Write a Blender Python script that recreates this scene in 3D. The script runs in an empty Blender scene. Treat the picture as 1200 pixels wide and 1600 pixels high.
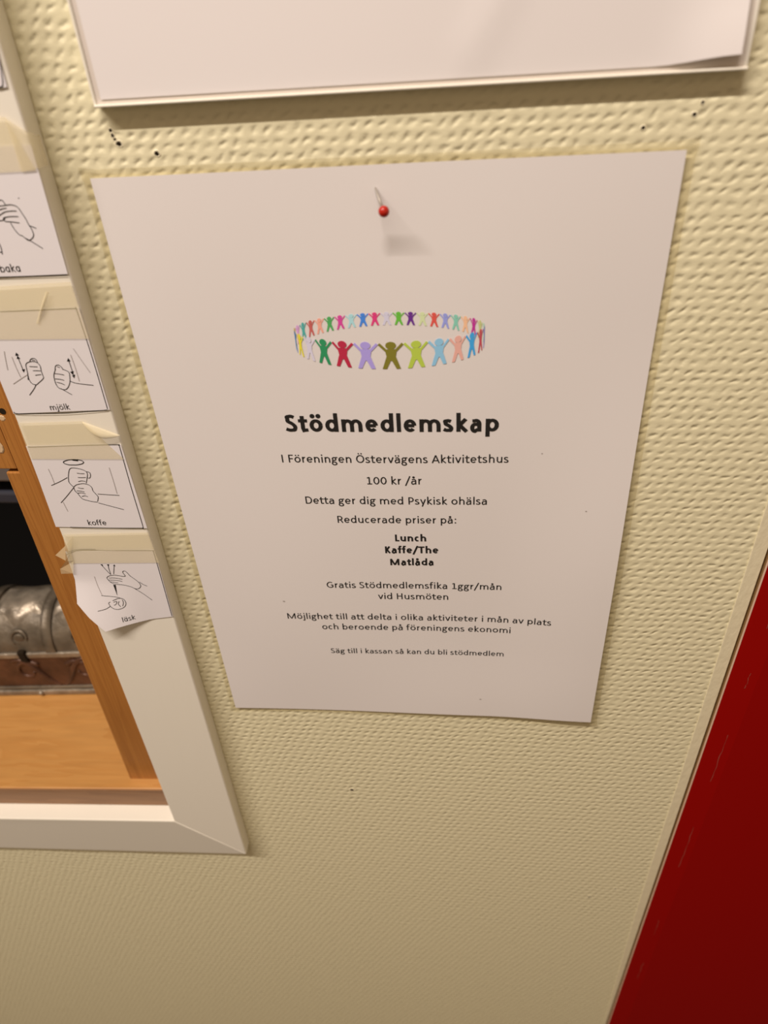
import bpy, bmesh, math, random
from mathutils import Vector, Matrix, Euler

C = bpy.context.scene.collection
scene = bpy.context.scene
random.seed(7)
R = math.radians

# ---------------------------------------------------------------- camera, world, lights, exposure
cam_data = bpy.data.cameras.new('camera')
cam = bpy.data.objects.new('camera', cam_data); C.objects.link(cam)
cam.location = (0.026399, -0.274274, 0.196704)
cam.rotation_euler = (0.944554, 0.048055, 0.082934)
cam_data.sensor_fit = 'HORIZONTAL'; cam_data.sensor_width = 36.0
cam_data.lens = 36.0 * 1118.65 / 1200.0
cam_data.clip_start = 0.01
cam_data.dof.use_dof = True
cam_data.dof.focus_distance = 0.345
cam_data.dof.aperture_fstop = 10.5
scene.camera = cam

world = bpy.data.worlds.new('room_ambient'); scene.world = world; world.use_nodes = True
bg = world.node_tree.nodes['Background']
bg.inputs['Color'].default_value = (1.0, 0.71, 0.47, 1); bg.inputs['Strength'].default_value = 0.23
# the unseen rest of the room: dim warm walls and ceiling above, a dark floor below
_N, _L = world.node_tree.nodes, world.node_tree.links
_tc = _N.new('ShaderNodeTexCoord'); _sp = _N.new('ShaderNodeSeparateXYZ'); _L.new(_tc.outputs['Generated'], _sp.inputs[0])
_mr = _N.new('ShaderNodeMapRange'); _mr.interpolation_type = 'SMOOTHSTEP'
for _i, _v in ((1, -0.55), (2, 0.05), (3, 0.035), (4, 0.36)): _mr.inputs[_i].default_value = _v
_L.new(_sp.outputs['Z'], _mr.inputs[0]); _L.new(_mr.outputs[0], bg.inputs['Strength'])

def area(name, loc, target, sx, sy, power, col=(1.0, 0.875, 0.785)):
    d = bpy.data.lights.new(name, 'AREA'); d.shape = 'RECTANGLE'; d.size = sx; d.size_y = sy
    d.energy = power; d.color = col
    o = bpy.data.objects.new(name, d); C.objects.link(o); o.location = loc
    o.rotation_euler = (Vector(target) - Vector(loc)).to_track_quat('-Z', 'X').to_euler()
    return o
# fluorescent tube on the ceiling, parallel to the wall, to the left of the viewer
lamp = area('ceiling_tube', (-0.68, -0.78, 1.55), (-0.68, 0.0, 0.0), 1.5, 0.05, 69.0)
lamp.rotation_euler = Euler((R(80), 0, 0)); 
scene.view_settings.view_transform = 'Standard'; scene.view_settings.look = 'None'
scene.view_settings.gamma = 1.0; scene.view_settings.use_curve_mapping = False
scene.view_settings.exposure = 0.10

# ---------------------------------------------------------------- materials
def lin(c):
    return tuple(((v/255)/12.92 if v <= 10 else (((v/255)+0.055)/1.055)**2.4) for v in c)
def new_mat(name):
    m = bpy.data.materials.new(name); m.use_nodes = True
    nt = m.node_tree; return m, nt, nt.nodes, nt.links, nt.nodes['Principled BSDF']
def plain(name, col, rough=0.5, metal=0.0, coat=0.0, spec=0.5):
    m, nt, N, L, b = new_mat(name)
    b.inputs['Base Color'].default_value = (*col, 1); b.inputs['Roughness'].default_value = rough
    b.inputs['Metallic'].default_value = metal; b.inputs['Coat Weight'].default_value = coat
    b.inputs['Specular IOR Level'].default_value = spec
    return m
def node(N, t, **k):
    n = N.new(t)
    for a, v in k.items(): setattr(n, a, v)
    return n
def math_node(N, L, op, a, b=None):
    n = N.new('ShaderNodeMath'); n.operation = op
    for i, v in enumerate((a, b)):
        if v is None: continue
        if isinstance(v, (int, float)): n.inputs[i].default_value = v
        else: L.new(v, n.inputs[i])
    return n.outputs[0]

def mat_wallpaper():
    # coarse woven glass-fibre wallpaper under thick cream paint: rows of soft irregular dimples
    m, nt, N, L, b = new_mat('painted_woven_wallpaper')
    tc = N.new('ShaderNodeTexCoord')
    nz = node(N, 'ShaderNodeTexNoise'); nz.inputs['Scale'].default_value = 120; nz.inputs['Detail'].default_value = 3
    L.new(tc.outputs['Object'], nz.inputs['Vector'])
    sub = node(N, 'ShaderNodeVectorMath', operation='SUBTRACT'); L.new(nz.outputs['Color'], sub.inputs[0]); sub.inputs[1].default_value = (.5, .5, .5)
    sc = node(N, 'ShaderNodeVectorMath', operation='SCALE'); L.new(sub.outputs[0], sc.inputs[0]); sc.inputs['Scale'].default_value = 0.0046
    add = node(N, 'ShaderNodeVectorMath', operation='ADD'); L.new(tc.outputs['Object'], add.inputs[0]); L.new(sc.outputs[0], add.inputs[1])
    sep = N.new('ShaderNodeSeparateXYZ'); L.new(add.outputs[0], sep.inputs[0])
    skew = math_node(N, L, 'ADD', sep.outputs['X'], math_node(N, L, 'MULTIPLY', sep.outputs['Z'], -0.5))
    sx = math_node(N, L, 'SINE', math_node(N, L, 'MULTIPLY', skew, 2*math.pi/0.0050))
    sz = math_node(N, L, 'SINE', math_node(N, L, 'MULTIPLY', sep.outputs['Z'], 2*math.pi/0.0042))
    cell = math_node(N, L, 'MULTIPLY', math_node(N, L, 'ADD', sx, 1.0), math_node(N, L, 'ADD', sz, 1.0))
    dim = math_node(N, L, 'POWER', math_node(N, L, 'MULTIPLY', cell, 0.25), 1.4)
    def noise(scale, detail, stretch):
        n = node(N, 'ShaderNodeTexNoise'); n.inputs['Scale'].default_value = scale; n.inputs['Detail'].default_value = detail
        q = N.new('ShaderNodeMapping'); q.inputs['Scale'].default_value = stretch
        L.new(tc.outputs['Object'], q.inputs['Vector']); L.new(q.outputs[0], n.inputs['Vector']); return n.outputs['Fac']
    big = noise(110, 1, (0.8, 1, 1.3)); med = noise(300, 3, (0.5, 1, 1.4)); fine = noise(900, 2, (0.4, 1, 1.3))
    depth = math_node(N, L, 'MULTIPLY', dim, math_node(N, L, 'ADD', math_node(N, L, 'MULTIPLY', big, -3.4), 0.35))
    h = math_node(N, L, 'ADD', depth, math_node(N, L, 'MULTIPLY', med, 0.42))
    h = math_node(N, L, 'ADD', h, math_node(N, L, 'MULTIPLY', fine, 0.10))
    h = math_node(N, L, 'ADD', h, math_node(N, L, 'MULTIPLY', big, 0.8))
    h = math_node(N, L, 'ADD', h, math_node(N, L, 'MULTIPLY', sz, -0.05))
    bp = N.new('ShaderNodeBump'); bp.inputs['Strength'].default_value = 0.42; bp.inputs['Distance'].default_value = 0.0006
    L.new(h, bp.inputs['Height']); L.new(bp.outputs[0], b.inputs['Normal'])
    b.inputs['Base Color'].default_value = (0.80, 0.755, 0.52, 1)
    b.inputs['Roughness'].default_value = 0.45
    return m
def mat_paint(name, col, rough=0.4, bump=0.15, sc=(60, 60, 6)):
    m, nt, N, L, b = new_mat(name)
    tc = N.new('ShaderNodeTexCoord'); mp = N.new('ShaderNodeMapping'); mp.inputs['Scale'].default_value = sc
    nz = N.new('ShaderNodeTexNoise'); nz.inputs['Scale'].default_value = 4; nz.inputs['Detail'].default_value = 4
    L.new(tc.outputs['Object'], mp.inputs['Vector']); L.new(mp.outputs[0], nz.inputs['Vector'])
    bp = N.new('ShaderNodeBump'); bp.inputs['Strength'].default_value = bump; bp.inputs['Distance'].default_value = 0.001
    L.new(nz.outputs['Fac'], bp.inputs['Height']); L.new(bp.outputs[0], b.inputs['Normal'])
    b.inputs['Base Color'].default_value = (*col, 1); b.inputs['Roughness'].default_value = rough
    return m
def mat_wood(name, light, dark, scale, rough=0.4):
    # grain: noise stretched along one axis, then banded
    m, nt, N, L, b = new_mat(name)
    tc = N.new('ShaderNodeTexCoord'); mp = N.new('ShaderNodeMapping'); mp.inputs['Scale'].default_value = scale
    L.new(tc.outputs['Object'], mp.inputs['Vector'])
    nz = N.new('ShaderNodeTexNoise'); nz.inputs['Scale'].default_value = 1.0; nz.inputs['Detail'].default_value = 3; nz.inputs['Distortion'].default_value = 0.6
    L.new(mp.outputs[0], nz.inputs['Vector'])
    band = math_node(N, L, 'FRACT', math_node(N, L, 'MULTIPLY', nz.outputs['Fac'], 7.0))
    cr = N.new('ShaderNodeValToRGB'); cr.color_ramp.elements[0].color = (*light, 1); cr.color_ramp.elements[1].color = (*dark, 1)
    cr.color_ramp.elements[0].position = 0.35; cr.color_ramp.elements[1].position = 1.0
    L.new(band, cr.inputs[0])
    fine = N.new('ShaderNodeTexNoise'); fine.inputs['Scale'].default_value = 6; fine.inputs['Detail'].default_value = 5
    L.new(mp.outputs[0], fine.inputs['Vector'])
    mx = N.new('ShaderNodeMixRGB'); mx.blend_type = 'MULTIPLY'; mx.inputs[0].default_value = 0.25
    L.new(cr.outputs[0], mx.inputs[1]); L.new(fine.outputs['Fac'], mx.inputs[2]); L.new(mx.outputs[0], b.inputs['Base Color'])
    b.inputs['Roughness'].default_value = rough
    return m
def mat_film(name, tint, rough, gloss=0.5):
    # clear plastic film: see-through with a glossy skin
    m, nt, N, L, b = new_mat(name)
    N.remove(b); out = N['Material Output']
    tr = N.new('ShaderNodeBsdfTransparent'); tr.inputs[0].default_value = (*tint, 1)
    gl = N.new('ShaderNodeBsdfGlossy'); gl.inputs['Roughness'].default_value = rough
    fr = N.new('ShaderNodeFresnel'); fr.inputs[0].default_value = 1.45
    mx = N.new('ShaderNodeMixShader'); ge = N.new('ShaderNodeNewGeometry'); front = math_node(N, L, 'SUBTRACT', 1.0, ge.outputs['Backfacing'])
    L.new(math_node(N, L, 'MULTIPLY', math_node(N, L, 'MULTIPLY', fr.outputs[0], gloss), front), mx.inputs[0])
    L.new(tr.outputs[0], mx.inputs[1]); L.new(gl.outputs[0], mx.inputs[2]); L.new(mx.outputs[0], out.inputs[0])
    return m
def mat_tape(name, col, alpha):
    m, nt, N, L, b = new_mat(name)
    b.inputs['Base Color'].default_value = (*col, 1); b.inputs['Alpha'].default_value = alpha; b.inputs['Roughness'].default_value = 0.5
    return m
def mat_metal(name, col, rough, bump, scale, metal=1.0):
    m, nt, N, L, b = new_mat(name)
    tc = N.new('ShaderNodeTexCoord'); nz = N.new('ShaderNodeTexNoise'); nz.inputs['Scale'].default_value = scale; nz.inputs['Detail'].default_value = 5
    L.new(tc.outputs['Object'], nz.inputs['Vector'])
    bp = N.new('ShaderNodeBump'); bp.inputs['Strength'].default_value = bump; bp.inputs['Distance'].default_value = 0.003
    L.new(nz.outputs['Fac'], bp.inputs['Height']); L.new(bp.outputs[0], b.inputs['Normal'])
    cr = N.new('ShaderNodeValToRGB'); cr.color_ramp.elements[0].color = (*[c*0.45 for c in col], 1); cr.color_ramp.elements[1].color = (*col, 1)
    cr.color_ramp.elements[0].position = 0.3; cr.color_ramp.elements[1].position = 0.65
    L.new(nz.outputs['Fac'], cr.inputs[0]); L.new(cr.outputs[0], b.inputs['Base Color'])
    b.inputs['Metallic'].default_value = metal; b.inputs['Roughness'].default_value = rough
    return m
def mat_vertex(name):
    m, nt, N, L, b = new_mat(name)
    at = N.new('ShaderNodeAttribute'); at.attribute_name = 'ink'; L.new(at.outputs['Color'], b.inputs['Base Color'])
    b.inputs['Roughness'].default_value = 0.6
    return m

M = dict(
    wall=mat_wallpaper(),
    trim=mat_paint('white_gloss_paint', (0.86, 0.83, 0.73), 0.34, 0.10),
    caulk=mat_paint('cream_edge_paint', (0.80, 0.74, 0.53), 0.4, 0.35, (90, 90, 40)),
    paper=plain('white_paper', (0.83, 0.80, 0.80), 0.7),
    card=plain('white_card', (0.80, 0.78, 0.81), 0.6),
    film=mat_film('laminating_film', (0.985, 0.98, 0.965), 0.35, 0.5),
    film_edge=mat_film('clear_plastic_edge', (0.925, 0.905, 0.85), 0.3, 0.4),
    holder=plain('milky_plastic', (0.72, 0.66, 0.60), 0.3),
    ink=plain('black_ink', (0.012, 0.011, 0.011), 0.6),
    grey_ink=plain('grey_ink', (0.46, 0.43, 0.42), 0.6),
    logo=mat_vertex('colour_print'),
    tape=mat_tape('yellowed_tape', (0.84, 0.745, 0.48), 0.44),
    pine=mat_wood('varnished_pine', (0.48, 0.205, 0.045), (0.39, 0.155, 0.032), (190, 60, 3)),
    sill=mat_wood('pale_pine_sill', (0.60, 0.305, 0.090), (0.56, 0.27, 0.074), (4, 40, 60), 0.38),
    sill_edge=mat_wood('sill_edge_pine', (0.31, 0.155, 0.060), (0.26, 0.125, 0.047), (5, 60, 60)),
    dark=plain('interior_shade_black', (0.004, 0.0035, 0.003), 0.9, spec=0.1),
    hole=plain('dark_hole', (0.02, 0.014, 0.008), 0.9, spec=0.1),
    red=plain('dark_red_gloss', (0.285, 0.0034, 0.0020), 0.34, spec=0.05),
    red_edge=plain('pale_edge_band', (0.75, 0.52, 0.40), 0.5),
    pin_red=plain('red_plastic_ball', (0.42, 0.012, 0.004), 0.18, coat=0.3),
    steel=plain('pin_steel', (0.42, 0.39, 0.35), 0.6, 0.7),
    pewter=mat_metal('worn_pewter', (0.20, 0.165, 0.118), 0.47, 0.7, 60, 0.45),
    silver=mat_metal('bright_pewter', (0.36, 0.31, 0.24), 0.38, 0.6, 80, 0.5),
    copper=mat_metal('brown_embossed_metal', (0.125, 0.058, 0.034), 0.38, 0.6, 60, 0.35),
    rail=plain('dark_grey_metal', (0.16, 0.14, 0.13), 0.45, 0.3),
    rail2=plain('blue_black_plastic', (0.03, 0.032, 0.045), 0.4),
)

# ---------------------------------------------------------------- helpers
def link(name, me, mat=None, parent=None):
    o = bpy.data.objects.new(name, me); C.objects.link(o)
    if mat is not None:
        for x in (mat if isinstance(mat, (list, tuple)) else [mat]): me.materials.append(x)
    if parent is not None: o.parent = parent
    return o
def from_bm(name, bm, mat=None, parent=None, smooth=False):
    bmesh.ops.recalc_face_normals(bm, faces=bm.faces)
    me = bpy.data.meshes.new(name); bm.to_mesh(me); bm.free()
    if smooth:
        for p in me.polygons: p.use_smooth = True
    return link(name, me, mat, parent)
def raw(name, verts, faces, mat=None, parent=None, smooth=False):
    me = bpy.data.meshes.new(name); me.from_pydata([tuple(v) for v in verts], [], faces); me.update()
    if smooth:
        for p in me.polygons: p.use_smooth = True
    return link(name, me, mat, parent)
def tag(o, label=None, cat=None, group=None, kind=None):
    if label: o['label'] = label
    if cat: o['category'] = cat
    if group: o['group'] = group
    if kind: o['kind'] = kind
    return o
def empty(name, loc=(0, 0, 0), rot=(0, 0, 0)):
    o = bpy.data.objects.new(name, None); C.objects.link(o); o.location = loc; o.rotation_euler = rot
    o.empty_display_size = 0.01
    return o
def box_bm(bm, x0, x1, y0, y1, z0, z1):
    v = [bm.verts.new((x, y, z)) for x in (x0, x1) for y in (y0, y1) for z in (z0, z1)]
    for f in ((0, 1, 3, 2), (4, 6, 7, 5), (0, 4, 5, 1), (2, 3, 7, 6), (0, 2, 6, 4), (1, 5, 7, 3)):
        bm.faces.new([v[i] for i in f])
    return v
def box(name, x0, x1, y0, y1, z0, z1, mat, parent=None, bevel=0.0, seg=2):
    bm = bmesh.new(); box_bm(bm, x0, x1, y0, y1, z0, z1)
    o = from_bm(name, bm, mat, parent)
    if bevel: bev(o, bevel, seg)
    return o
def bev(o, w, seg=2):
    b = o.modifiers.new('bevel', 'BEVEL'); b.width = w; b.segments = seg; b.limit_method = 'ANGLE'; b.angle_limit = R(30)
    return o
def prism(name, poly, y0, y1, mat, parent=None, bevel=0.0, seg=2):
    # poly in (x, z), extruded from y0 (front) to y1 (back)
    n = len(poly); vs = [(x, y0, z) for x, z in poly] + [(x, y1, z) for x, z in poly]
    fs = [list(range(n)), list(range(2*n-1, n-1, -1))] + [[i, (i+1) % n, n+(i+1) % n, n+i] for i in range(n)]
    bm = bmesh.new(); bv = [bm.verts.new(v) for v in vs]
    for f in fs: bm.faces.new([bv[i] for i in f])
    o = from_bm(name, bm, mat, parent)
    if bevel: bev(o, bevel, seg)
    return o
def tube_bm(bm, pts, rads, n=10, cap=True):
    rings = []
    pts = [Vector(p) for p in pts]
    for i, p in enumerate(pts):
        d = (pts[min(i+1, len(pts)-1)] - pts[max(i-1, 0)]).normalized()
        a = d.orthogonal().normalized() if i == 0 else (rings[-1][1] - d*rings[-1][1].dot(d)).normalized()
        b = d.cross(a); r = rads[i] if isinstance(rads, (list, tuple)) else rads
        rings.append(([bm.verts.new(p + (a*math.cos(t) + b*math.sin(t))*r) for t in (2*math.pi*k/n for k in range(n))], a))
    for (q, _), (s, _) in zip(rings, rings[1:]):
        for k in range(n): bm.faces.new((q[k], q[(k+1) % n], s[(k+1) % n], s[k]))
    if cap: bm.faces.new(rings[0][0]); bm.faces.new(rings[-1][0][::-1])
def sphere_bm(bm, c, r, su=20, sv=12, sc=(1, 1, 1)):
    mt = Matrix.Translation(c) @ Matrix.Diagonal((*sc, 1))
    bmesh.ops.create_uvsphere(bm, u_segments=su, v_segments=sv, radius=r, matrix=mt)

class Ink:
    """flat printed strokes, laid on a sheet given by depth(x, z)"""
    def __init__(s, depth): s.v = []; s.f = []; s.depth = depth
    def pt(s, x, z): s.v.append((x, s.depth(x, z), z)); return len(s.v)-1
    def poly(s, pts):
        s.f.append([s.pt(*p) for p in pts])
    def stroke(s, pts, hw, hz=None, close=False):
        # ribbon with mitred joins; hz = half width of horizontal runs
        hz = hw if hz is None else hz
        P = [Vector(p) for p in pts]
        Q = [P[0]]
        for p in P[1:]:
            if (p-Q[-1]).length > 1e-7: Q.append(p)
        P = Q
        if len(P) < 2: return
        for i in range(1, len(P)-1):
            if (P[i]-P[i-1]).normalized().dot((P[i+1]-P[i]).normalized()) < -.05:
                s.stroke(P[:i+1], hw, hz); s.stroke(P[i:], hw, hz); return
        L, Rr = [], []
        for i, p in enumerate(P):
            d0 = (P[i]-P[i-1]).normalized() if i else None
            d1 = (P[i+1]-P[i]).normalized() if i < len(P)-1 else None
            if d0 is None: d0 = d1
            if d1 is None: d1 = d0
            n0 = Vector((-d0.y, d0.x)); n1 = Vector((-d1.y, d1.x)); n = n0+n1
            n = n.normalized() if n.length > 1e-6 else n0
            k = 1/max(0.55, n.dot(n0))
            o = Vector((n.x*hw*k, n.y*hz*k))
            L.append(s.pt(p.x+o.x, p.y+o.y)); Rr.append(s.pt(p.x-o.x, p.y-o.y))
        for i in range(len(P)-1): s.f.append([Rr[i], Rr[i+1], L[i+1], L[i]])
    def build(s, name, mat, parent=None):
        return raw(name, s.v, s.f, mat, parent)

def smooth_line(pts, k=4):
    # Catmull-Rom through the points
    P = [Vector(p) for p in pts]
    if len(P) < 3: return P
    out = []
    for i in range(len(P)-1):
        a = P[i-1] if i else P[0]*2-P[1]; b, c = P[i], P[i+1]; d = P[i+2] if i+2 < len(P) else P[-1]*2-P[-2]
        for j in range(k):
            t = j/k
            out.append(0.5*((2*b)+(c-a)*t+(2*a-5*b+4*c-d)*t*t+(3*b-a-3*c+d)*t**3))
    out.append(P[-1]); return out

# ---------------------------------------------------------------- a humanist sans-serif drawn as pen strokes (units per em 2048)
ADV = {'a': 981, 'b': 1076, 'c': 866, 'd': 1076, 'e': 1019, 'f': 625, 'g': 964, 'h': 1076, 'i': 470, 'j': 490, 'k': 931, 'l': 470, 'm': 1636,
       'n': 1076, 'o': 1080, 'p': 1076, 'r': 714, 's': 801, 't': 686, 'u': 1076, 'v': 925, 'y': 927, 'A': 1185, 'D': 1260, 'F': 941, 'G': 1292,
       'H': 1276, 'I': 516, 'K': 1064, 'L': 861, 'M': 1751, 'P': 1058, 'R': 1112, 'S': 941, 'T': 998, 'O': 1356, '0': 1038, '1': 1038,
       '/': 791, ':': 548, ' ': 463}
def arc(cx, cy, rx, ry, a0, a1, n=12):
    return [(cx+rx*math.cos(R(a0+(a1-a0)*i/n)), cy+ry*math.sin(R(a0+(a1-a0)*i/n))) for i in range(n+1)]
def glyph(ch, s, single=False):
    """strokes (lists of points) and dots (cx, cy, r) of one letter; s = half pen width"""
    X, A, K, D = 952, 1409, 1294, -390
    st, dots = [], []
    mark = {'ö': 'o', 'ä': 'a', 'å': 'a', 'Ö': 'O'}.get(ch)
    if mark:
        st, dots, adv = glyph(mark, s, single)
        top = (K if ch == 'Ö' else X)
        cx = adv/2 - (30 if mark == 'a' else 0)
        if ch == 'å': st = st + [arc(cx, top+255, 135-s*.4, 130-s*.4, 0, 360, 16)]
        else: dots = dots + [(cx-200, top+235, s*1.22), (cx+200, top+235, s*1.22)]
        return st, dots, adv
    lb = 150 if s < 110 else 118
    adv = ADV[ch]; l = lb+s; r = adv-lb+5-s; h = s*0.85
    if ch in 'nhmru':
        ry = 330
        if ch == 'u':
            return [[(l, X), (l, 360)] + arc((l+r)/2, h+ry, (r-l)/2, ry, 180, 350)[1:], [(r, X), (r, 0)]], [], adv
        st.append([(l, A if ch == 'h' else X), (l, 0)])
        if ch == 'm':
            mid = adv/2-5
            for a, b in ((l, mid), (mid, r)): st.append(arc((a+b)/2, X-h-ry, (b-a)/2, ry, 170, 0) + [(b, 0)])
        elif ch == 'r': st.append(arc((l+adv)/2+40, X-h-ry, (adv-l)/2-20, ry, 170, 68, 8))
        else: st.append(arc((l+r)/2, X-h-ry, (r-l)/2, ry, 170, 0) + [(r, 0)])
    elif ch in 'oc0O':
        T = {'o': X, 'c': X, '0': 1270, 'O': K+10}[ch]; q = 92 if ch != '0' else 80
        a0, a1 = (0, 360) if ch != 'c' else (48, 312)
        rr = adv-q-s if ch != 'c' else adv-10-s
        st.append(arc((q+s+rr)/2, T/2, (rr-q-s)/2, T/2-h, a0, a1, 24))
    elif ch == 'e':
        q = 92+s; rr = adv-85-s; cx = (q+rr)/2; rx = (rr-q)/2
        st.append([(q+10, X*.5), (rr, X*.5)] + arc(cx, X/2, rx, X/2-h, 0, 318, 22))
    elif ch in 'bdpqg' and not (ch == 'g'):
        left = ch in 'bp'
        stem = l if left else r
        st.append([(stem, A if ch in 'bd' else X), (stem, 0 if ch in 'bd' else D)])
        q = 88+s; a, b = (l, adv-q) if left else (q, r)
        st.append(arc((a+b)/2, X/2, (b-a)/2, X/2-h, 0, 360, 24))
    elif ch == 'a':
        if single:
            q = 92+s
            st = [arc((q+r)/2, X/2, (r-q)/2, X/2-h, 0, 360, 24), [(r, X), (r, 0)]]
        else:
            q = 90+s; r = adv-150-s
            st.append([(150+s*.6, 800)] + arc((160+s+r)/2-20, X-h-285, (r-160-s)/2+20, 285, 112, 0, 10) + [(r, 0)])
            st.append([(r, 545), (r-170, 545)] + arc(q+175, 545-265+5, 175, 260, 90, 270, 12) + [(q+300, h+8), (r-70, 130), (r, 250)])
    elif ch == 'g':
        cx = 440; q = 105+s
        st.append(arc(cx, 632, cx-q, 320-h, 0, 360, 20))
        st.append([(cx+170, X-h), (adv-25, X-h)])
        st.append([(cx-220, 380), (cx-255, 270), (cx-190, 165), (cx+60, 110), (cx+290, 60)] + arc(cx+20, -150, adv-125-s-cx, 205, 45, -180, 14) + [(cx-310, -60), (cx-215, 110)])
    elif ch == 's':
        w = adv-80-s
        st.append([(w-20, X-h-55), (w-170, X-h), (adv/2-60, X-h-5), (150+s*.3, 800), (110+s*.7, 690), (165+s*.5, 580), (adv/2, 480), (w-60, 380), (w, 265), (w-50, 120), (adv/2+40, h+5), (adv/2-130, h), (85, h+75)])
        st[0] = [tuple(p) for p in smooth_line(st[0], 3)]
    elif ch == 't':
        x = 225+s*.6
        st = [[(x, 1200), (x, 250), (x+45, 95), (x+140, h), (adv-30, h+22)], [(20, X-h), (adv-40, X-h)]]
    elif ch == 'f':
        x = 165+s
        st = [[(x, 0), (x, 1130), (x+50, 1310), (x+190, A+20-h), (adv-5, A-h)], [(15, X-h), (adv-70, X-h)]]
    elif ch == 'i': st = [[(adv/2, X), (adv/2, 0)]]; dots = [(adv/2, 1255, s*1.25)]
    elif ch == 'j': st = [[(adv/2+20, X), (adv/2+20, -190), (adv/2-30, -330), (adv/2-130, D+h), (-20, D+h+25)]]; dots = [(adv/2+20, 1255, s*1.25)]
    elif ch == 'l': st = [[(adv/2, A), (adv/2, 0)]]
    elif ch == 'k': st = [[(l, A), (l, 0)], [(adv-95-s*.7, X), (l+s*.5, 500), (adv-40-s*.7, 0)]]
    elif ch == 'v': st = [[(30+s, X), (adv/2, 20), (adv-30-s, X)]]
    elif ch == 'y': st = [[(30+s, X), (adv/2+8, 40)], [(adv-30-s, X), (adv/2-70, -200), (adv/2-140, D+10)]]
    elif ch == 'A': st = [[(15+s, 0), (adv/2, K-20), (adv-15-s, 0)], [(260, 400), (adv-260, 400)]]
    elif ch == 'D':
        l = 180+s
        st = [[(l+350, h), (l, h), (l, K-h), (l+350, K-h)] + arc(l+350, K/2, adv-90-s-l-350, K/2-h, 90, -90, 16)]
    elif ch == 'F': l = 180+s; st = [[(l, 0), (l, K-h), (adv-80, K-h)], [(l, 640), (adv-130, 640)]]
    elif ch == 'G': st = [arc(700, K/2, 700-95-s, K/2-h, 52, 310, 20) + [(adv-125-s, 130), (adv-125-s, 620), (760, 620)]]
    elif ch == 'H': l = 180+s; st = [[(l, 0), (l, K)], [(adv-l, 0), (adv-l, K)], [(l, 690), (adv-l, 690)]]
    elif ch == 'I': st = [[(adv/2, 0), (adv/2, K)]]
    elif ch == 'K': l = 180+s; st = [[(l, 0), (l, K)], [(adv-70-s, K), (l+s, 660), (adv-30-s, 0)]]
    elif ch == 'L': l = 180+s; st = [[(l, K), (l, h), (adv-40, h)]]
    elif ch == 'M': l = 175+s; st = [[(l, 0), (l, K-30), (adv/2, 60), (adv-l, K-30), (adv-l, 0)]]
    elif ch in 'PR':
        l = 180+s; b = 560 if ch == 'R' else 500; cy = (K-h+b)/2; ry = (K-h-b)/2
        st = [[(l, 0), (l, K-h), (l+250, K-h)] + arc(l+250, cy, adv-(95 if ch == 'P' else 145)-s-l-250, ry, 90, -90, 14) + [(l, b)]]
        if ch == 'R': st.append([(l+300, b), (l+440, b-90), (adv-60-s, 0)])
    elif ch == 'S':
        w = adv-85-s
        st = [[tuple(p) for p in smooth_line([(w-20, K-h-75), (w-200, K-h), (adv/2-80, K-h-5), (150+s*.6, 1120), (110+s, 960), (190+s*.5, 790), (adv/2, 660), (w-70, 500), (w, 350), (w-60, 150), (adv/2+50, h+5), (adv/2-150, h), (90, h+90)], 3)]]
    elif ch == 'T': st = [[(adv/2, 0), (adv/2, K-h)], [(20, K-h), (adv-20, K-h)]]
    elif ch == '1': st = [[(210, 1080), (adv/2+10, K-70), (adv/2+10, h)], [(200, h), (adv-130, h)]]
    elif ch == '/': st = [[(60, -250), (adv-60, A)]]
    elif ch == ':': dots = [(adv/2, 120, s*1.3), (adv/2, 800, s*1.3)]
    return st, dots, adv
def write(ink, text, width, cx, base, bold=False, tilt=0.0, single=False, pen=None, left=None):
    """lay a line of text on the sheet, centred at cx (or starting at left), scaled to the given width"""
    s = pen or (140 if bold else 92)
    G = [glyph(c, s, single) for c in text]
    total = sum(g[2] for g in G) - 230
    k = width/total
    x = -115
    x0 = (cx - width/2) if left is None else left
    f = lambda px, pz, x: (x0+(px+x)*k, base+pz*k+((px+x)*k-width/2)*tilt)
    for st, dots, adv in G:
        for q in st:
            pts = [f(px, pz, x) for px, pz in q]
            ink.stroke(pts, s*k, s*k*0.86)
        for a, b, r in dots:
            ink.poly([f(a+r*math.cos(t), b+r*math.sin(t), x) for t in (2*math.pi*i/12 for i in range(12))])
        x += adv

# printed matter, measured on the sheets (tenths of a millimetre / millimetres)
LINES = [
 ('Stödmedlemskap', 1, -0.2, 41.7, 92.7, -0.7),
 ('I Föreningen Östervägens Aktivitetshus', 0, -0.1, 25.7, 102.3, -0.6),
 ('100 kr /år', 0, -0.3, 14.1, 25.3, 0),
 ('Detta ger dig med Psykisk ohälsa', 0, -0.4, 2.8, 85.4, -0.4),
 ('Reducerade priser på:', 0, -0.3, -8.3, 57.1, -0.15),
 ('Lunch', 1, 6.0, -19.4, 15.3, 0),
 ('Kaffe/The', 1, 6.2, -26.9, 26.3, 0.1),
 ('Matlåda', 1, 6.1, -34.7, 21.8, 0.1),
 ('Gratis Stödmedlemsfika 1ggr/mån', 0, 6.3, -50.3, 89.2, -0.2),
 ('vid Husmöten', 0, 6.1, -57.9, 36.1, 0),
 ('Möjlighet till att delta i olika aktiviteter i mån av plats', 0, 7.3, -72.9, 139.2, -0.7),
 ('och beroende på föreningens ekonomi', 0, 6.4, -80.5, 100.7, -0.5),
 ('Säg till i kassan så kan du bli stödmedlem', 0, 6.4, -98.7, 94.9, 0.1)]
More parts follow.
